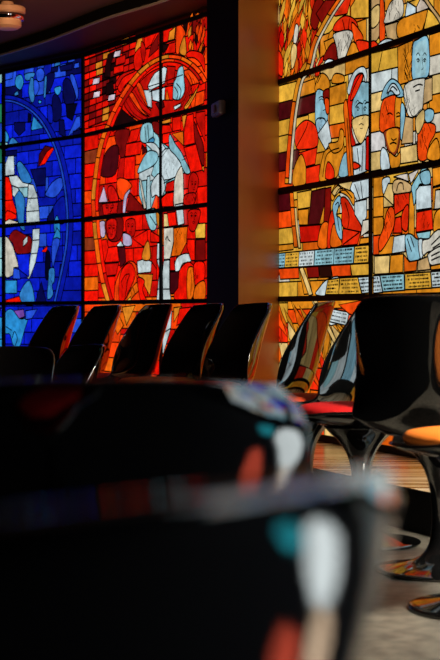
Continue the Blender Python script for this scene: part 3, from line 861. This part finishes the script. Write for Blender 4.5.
# small grey switch box on the black pier front
sw = empty('switch_box', tuple(c1 + fdir * ((238.5 - 222.5) / (238.5 - 206.8) * (c2 - c1).length)) + (1.775,), math.atan2(fdir.y, fdir.x))
tag(sw, 'small grey switch box fixed to the black pier between the red and gold windows', 'switch')
bm = bmesh.new(); bm_box(bm, (0, .018, 0), .062 * (c2 - c1).length / .24, .036, .068); bmesh.ops.bevel(bm, geom=bm.edges[:], offset=.006, segments=2, affect='EDGES')
sb = from_bm('box_housing', bm, M['switch'], sw)
bm = bmesh.new(); bm_box(bm, (0, .038, 0), .03, .008, .034); from_bm('rocker', bm, M['fixture'], sw)
sw.rotation_euler.z = math.atan2(fdir.y, fdir.x) + (0 if Vector((-fdir.y, fdir.x)).y < 0 else math.pi)

# ------------------------------------------------------------------ ceiling, soffit and its pale edge
edge = [(-7.4, 13.2), (-4.6, 12.75), (-2.6, 11.75), (-1.9, 11.02), (-1.477, 10.47), (-1.115, 9.94), (-0.866, 9.51), (-0.644, 9.13), (-0.305, 8.64), (0.05, 7.95), (0.5, 6.3), (1.0, 4.9), (1.5, 3.3), (1.6, 1.6), (1.4, 0), (.6, -1.6)]
edge = catmull(edge, 5, False)
far = [(-11.3, 11), (-11, 3), (-8.6, -1)]
bm = bmesh.new()
inner = [Vector(e) for e in edge] + [Vector((-5, -2.6))] + [Vector(f) for f in far[::-1]]
vs = [bm.verts.new((p.x, p.y, 2.57)) for p in inner]
bm.faces.new(vs)
bmesh.ops.triangulate(bm, faces=bm.faces[:])
tag(from_bm('ceiling', bm, M['ceiling']), kind='structure')
bm = bmesh.new()
lo, hi, out = [], [], []
for i, e in enumerate(edge):
    a_, b_ = edge[max(i - 1, 0)], edge[min(i + 1, len(edge) - 1)]
    t = (Vector(b_) - Vector(a_)).normalized(); n = Vector((-t.y, t.x))
    if n.dot(Vector((-4, 4)) - Vector(e)) > 0: n = -n
    lo.append(bm.verts.new((e[0], e[1], 2.50))); hi.append(bm.verts.new((e[0], e[1], 2.575)))
    q = Vector(e) + n * 1.0
    out.append(bm.verts.new((q.x, q.y, 2.50)))
fs = []
for i in range(len(edge) - 1):
    fs.append(bm.faces.new((lo[i], lo[i + 1], hi[i + 1], hi[i])))
    fs.append(bm.faces.new((lo[i], out[i], out[i + 1], lo[i + 1])))
so = tag(from_bm('trim_2', bm, M['soffit']), kind='structure')
so.data.materials.append(M['pier_front'])
for i, p in enumerate(so.data.polygons):
    if abs(p.normal.z) < .5: p.material_index = 1
bm = bmesh.new()
rings = []
for i, e in enumerate(edge):
    a_, b_ = edge[max(i - 1, 0)], edge[min(i + 1, len(edge) - 1)]
    t = (Vector(b_) - Vector(a_)).normalized(); n = Vector((-t.y, t.x))
    rings.append([bm.verts.new((e[0] + n.x *   .009 * math.cos(g), e[1] + n.y *   .009 * math.cos(g), 2.498 +   .009 * math.sin(g))) for g in [k * math.pi / 4 for k in range(8)]])
for r1, r2 in zip(rings, rings[1:]):
    for k in range(8): bm.faces.new((r1[k], r1[(k + 1) % 8], r2[(k + 1) % 8], r2[k]))
tag(from_bm('trim_3', bm, M['trim'], smooth=True), kind='structure')

# ------------------------------------------------------------------ floors and window ledge
bm = bmesh.new()
bm_prism(bm, [(-11.4, 11), (-11.4, 3), (-8.8, -.9), (-5, -2.8), (-1, -3.1), (1.4, -2), (2.3, 0), (2.4, 1.7), (2.2, 3.4), (1.55, 5.0), (QE.x, QE.y), (.3, 7.8), (-.08, 8.9), (-.9, 10.3), (-2.6, 12.1), (-4.6, 13.4), (-7.4, 13.8), (-10, 11.9)], -0.3, -0.18)
tag(from_bm('floor', bm, M['floor_dark']), kind='structure')
plat = [(0.08, 2.75), (2.25, 2.75), (2.2, 3.4), (1.55, 5.0), (QE.x, QE.y), (0.3, 7.8), (0.0, 8.8), (-.9, 10.26), (-2.3, 11.8), (-2.85, 11.3), (-2.08, 9.55), (-1.2, 8.15), (-0.45, 6.72), (0.02, 5.85)]
bm = bmesh.new(); bm_prism(bm, plat, -0.18, 0.0)
tag(from_bm('floor_platform', bm, M['floor']), kind='structure')
bm = bmesh.new(); bm_prism(bm, [(-1.6, -1.0), (1.7, -1.0), (2.2, 0.3), (2.3, 1.7), (2.2, 2.74), (-1.6, 2.74)], -0.18, -0.112)
tag(from_bm('floor_landing', bm, M['landing']), kind='structure')
# raised ledge under the windows
wl = [PM, P1, P2, Q0, QE]
le = [Vector((-2.75, 11.45)), Vector((-1.42, 9.93)), Vector((-0.62, 8.55)), Vector((0.375, 6.16)), Vector((0.74, 5.26)), Vector((1.02, 4.57))]
bm = bmesh.new()
bm_prism(bm, [tuple(p) for p in le] + [(1.5, 5.0), tuple(QE), tuple(Q1), tuple(Q0), (0.1, 8.4), tuple(P2), tuple(P1), tuple(PM)], 0.0, 0.15)
bmesh.ops.triangulate(bm, faces=[f for f in bm.faces if len(f.verts) > 4])
led = tag(from_bm('trim_4', bm, M['ledge']), kind='structure')
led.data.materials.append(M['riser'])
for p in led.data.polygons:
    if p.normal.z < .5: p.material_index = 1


# ------------------------------------------------------------------ pedestal chair
CY = [(0, -.238), (.06, -.205), (.15, -.15), (.3, -.05), (.42, .045), (.52, .12), (.60, .172), (.68, .203), (.78, .226), (.9, .256), (1.0, .285)]
CZ = [(0, .432), (.06, .420), (.15, .407), (.3, .396), (.42, .396), (.52, .413), (.60, .452), (.68, .518), (.78, .607), (.9, .715), (1.0, .812)]
WB = [(.3, .243), (.42, .246), (.52, .243), (.60, .236), (.68, .228), (.78, .216), (.88, .205), (.94, .198), (.975, .187), (1.0, .160)]
PULL = [(.3, 0), (.42, .01), (.52, .045), (.62, .10), (.72, .118), (.85, .10), (1.0, .062)]
RAISE = [(0, .004), (.15, .03), (.3, .052), (.45, .056), (.55, .052), (.66, .03), (.8, .01), (1.0, -.012)]


def chair_shell():
    bm = bmesh.new()
    nu, nt_ = 24, 46
    g = []
    for j in range(nt_ + 1):
        t = (j / nt_)
        y, z = interp(CY, t), interp(CZ, t)
        w = interp(WB, t) if t >= .3 else .243 * math.sqrt(max(0.03, 1 - ((y + .05) / .196) ** 2 * .98))
        row = []
        for i in range(nu + 1):
            u = -1 + 2 * i / nu
            au = abs(u)
            row.append(bm.verts.new((w * u, y - interp(PULL, t) * au ** 2.3, z + interp(RAISE, t) * au ** 2.6)))
        g.append(row)
    for j in range(nt_):
        for i in range(nu):
            bm.faces.new((g[j][i], g[j][i + 1], g[j + 1][i + 1], g[j + 1][i]))
    bm.normal_update()
    # give the shell its thickness and a rolled rim
    off = {}
    vs = bm.verts[:]
    nrm = {v: v.normal.copy() for v in vs}
    edge_v = {v for v in vs if v.is_boundary}
    th = .010
    for v in vs:
        off[v] = bm.verts.new(v.co - nrm[v] * th)
    for f in [f for f in bm.faces]:
        bm.faces.new([off[v] for v in reversed(f.verts[:])])
    for e in [e for e in bm.edges if e.is_boundary and e.verts[0] in off and e.verts[1] in off]:
        a_, b_ = e.verts
        bm.faces.new((a_, b_, off[b_], off[a_]))
    bmesh.ops.recalc_face_normals(bm, faces=bm.faces[:])
    bm.normal_update()
    rim = [e for e in bm.edges if len(e.link_faces) == 2 and e.calc_face_angle(0) > 1.0]
    bmesh.ops.bevel(bm, geom=rim, offset=.0042, segments=3, profile=.6, affect='EDGES')
    return bm


def chair_pedestal():
    bm = bmesh.new()
    key = [(.125, .389), (.105, .366), (.075, .338), (.050, .300), (.036, .255), (.0295, .20), (.028, .14), (.033, .095), (.047, .06), (.078, .036), (.12, .024), (.165, .016), (.19, .012), (.197, .008), (.196, .003), (.190, 0.0)]
    pr = catmull([(r, z) for r, z in key], 3, False)
    bm_lathe(bm, [(0, .389)] + pr + [(0, 0.0)], 48)
    return bm


def chair_cushion():
    bm = bmesh.new()
    pr = [(0, .404), (.10, .406), (.155, .414), (.182, .424), (.192, .436), (.190, .447), (.178, .456), (.15, .461), (.10, .461), (0, .459)]
    bm_lathe(bm, pr, 48)
    for v in bm.verts: v.co.y = v.co.y * .95 - .028
    return bm


shell_me = pedestal_me = None
chair_proto = {}
NCH = 0


def chair(label, x, y, z, phi, pad):
    """phi: degrees turned from facing the camera towards the left"""
    global NCH
    root = empty('pedestal_chair' if NCH == 0 else f'pedestal_chair.{NCH:03d}', (x, y, z), math.radians(-phi))
    tag(root, label, 'chair', 'black pedestal chairs')
    if NCH == 0:
        s = from_bm('seat_shell', chair_shell(), M['chair'], root, True)
        p = from_bm('pedestal', chair_pedestal(), M['chair'], root, True)
        chair_proto['s'], chair_proto['p'] = s, p
    else:
        for k in 'sp':
            c = chair_proto[k].copy(); C.objects.link(c); c.parent = root
    if pad not in chair_proto:
        chair_proto[pad] = from_bm('seat_cushion', chair_cushion(), M[pad], root, True)
    else:
        c = chair_proto[pad].copy(); C.objects.link(c); c.parent = root
    NCH += 1
    return root


def at(px, s): return ((px - CX) / s, F / s)


chair('black pedestal chair turned away, its wide dark back against the gold window at right', *at(441, 340), 0, 203, 'pad_orange')
chair('black pedestal chair with orange seat cushion, cut off by the right edge of the photo', *at(485, 390), 0, 100, 'pad_orange')
chair('black pedestal chair with bright red cushion, half hidden by the wide dark chair back', *at(361, 302), 0, 105, 'pad_red')
chair('black pedestal chair with blue-white glass mirrored in its back and a coral cushion', *at(305, 272), 0, 102, 'pad_coral')
chair('black pedestal chair with amber glass mirrored in its back before the gold window', *at(262, 250), 0, 98, 'pad_orange')
chair('dark-backed black pedestal chair in front of the brown pier, left of the gold window', *at(206, 228), 0, 66, 'pad_red')
chair('black pedestal chair with a lit right rim before the right end of the red window', *at(163, 213), 0, 66, 'pad_orange')
chair('dark pedestal chair standing before the middle of the red window', *at(114, 200), 0, 108, 'pad_red')
chair('black pedestal chair before the seam of the blue and red windows', *at(67, 187), 0, 62, 'pad_orange')
chair('black pedestal chair standing wholly in front of the blue window', *at(28, 175), 0, 60, 'pad_red')
chair('black pedestal chair at the left edge of the photo before the blue window', *at(-47, 165), 0, 60, 'pad_red')
chair('lower black pedestal chair with curled lit rim, the right one in the middle row', -0.77, 6.5, -.18, 62, 'pad_red')
chair('lower black pedestal chair with a broad back, at the left edge in the middle row', -0.90, 5.95, -.18, 20, 'pad_orange')
chair('large blurred black pedestal chair nearest the camera, bright reflections on its right edge', -0.212, 0.70, -.112, 130, 'pad_red')
chair('blurred black pedestal chair just behind the nearest one, its top corner glinting', -0.145, 1.66, -.112, 171, 'pad_orange')

# ------------------------------------------------------------------ round ceiling fixture
fx = empty('ceiling_detector', (-1.235, 9.05, 2.41))
tag(fx, 'round two-tier cream fixture hanging from the ceiling at the top left', 'ceiling fixture')
bm = bmesh.new(); bm_lathe(bm, [(0, .16), (.035, .16), (.04, .145), (.04, .13), (.098, .132), (.106, .125), (.106, .098), (.1, .094), (0, .094)], 40); from_bm('mounting_drum', bm, M['fixture'], fx, False)
bm = bmesh.new(); bm_lathe(bm, [(0, .096), (.100, .096), (.097, .056), (0, .056)], 40); from_bm('mirror_band', bm, M['chrome'], fx, True)
bm = bmesh.new(); bm_lathe(bm, [(0, .058), (.078, .058), (.082, .05), (.082, .018), (.06, .004), (0, 0)], 40); from_bm('sensor_head', bm, M['fixture'], fx, False)
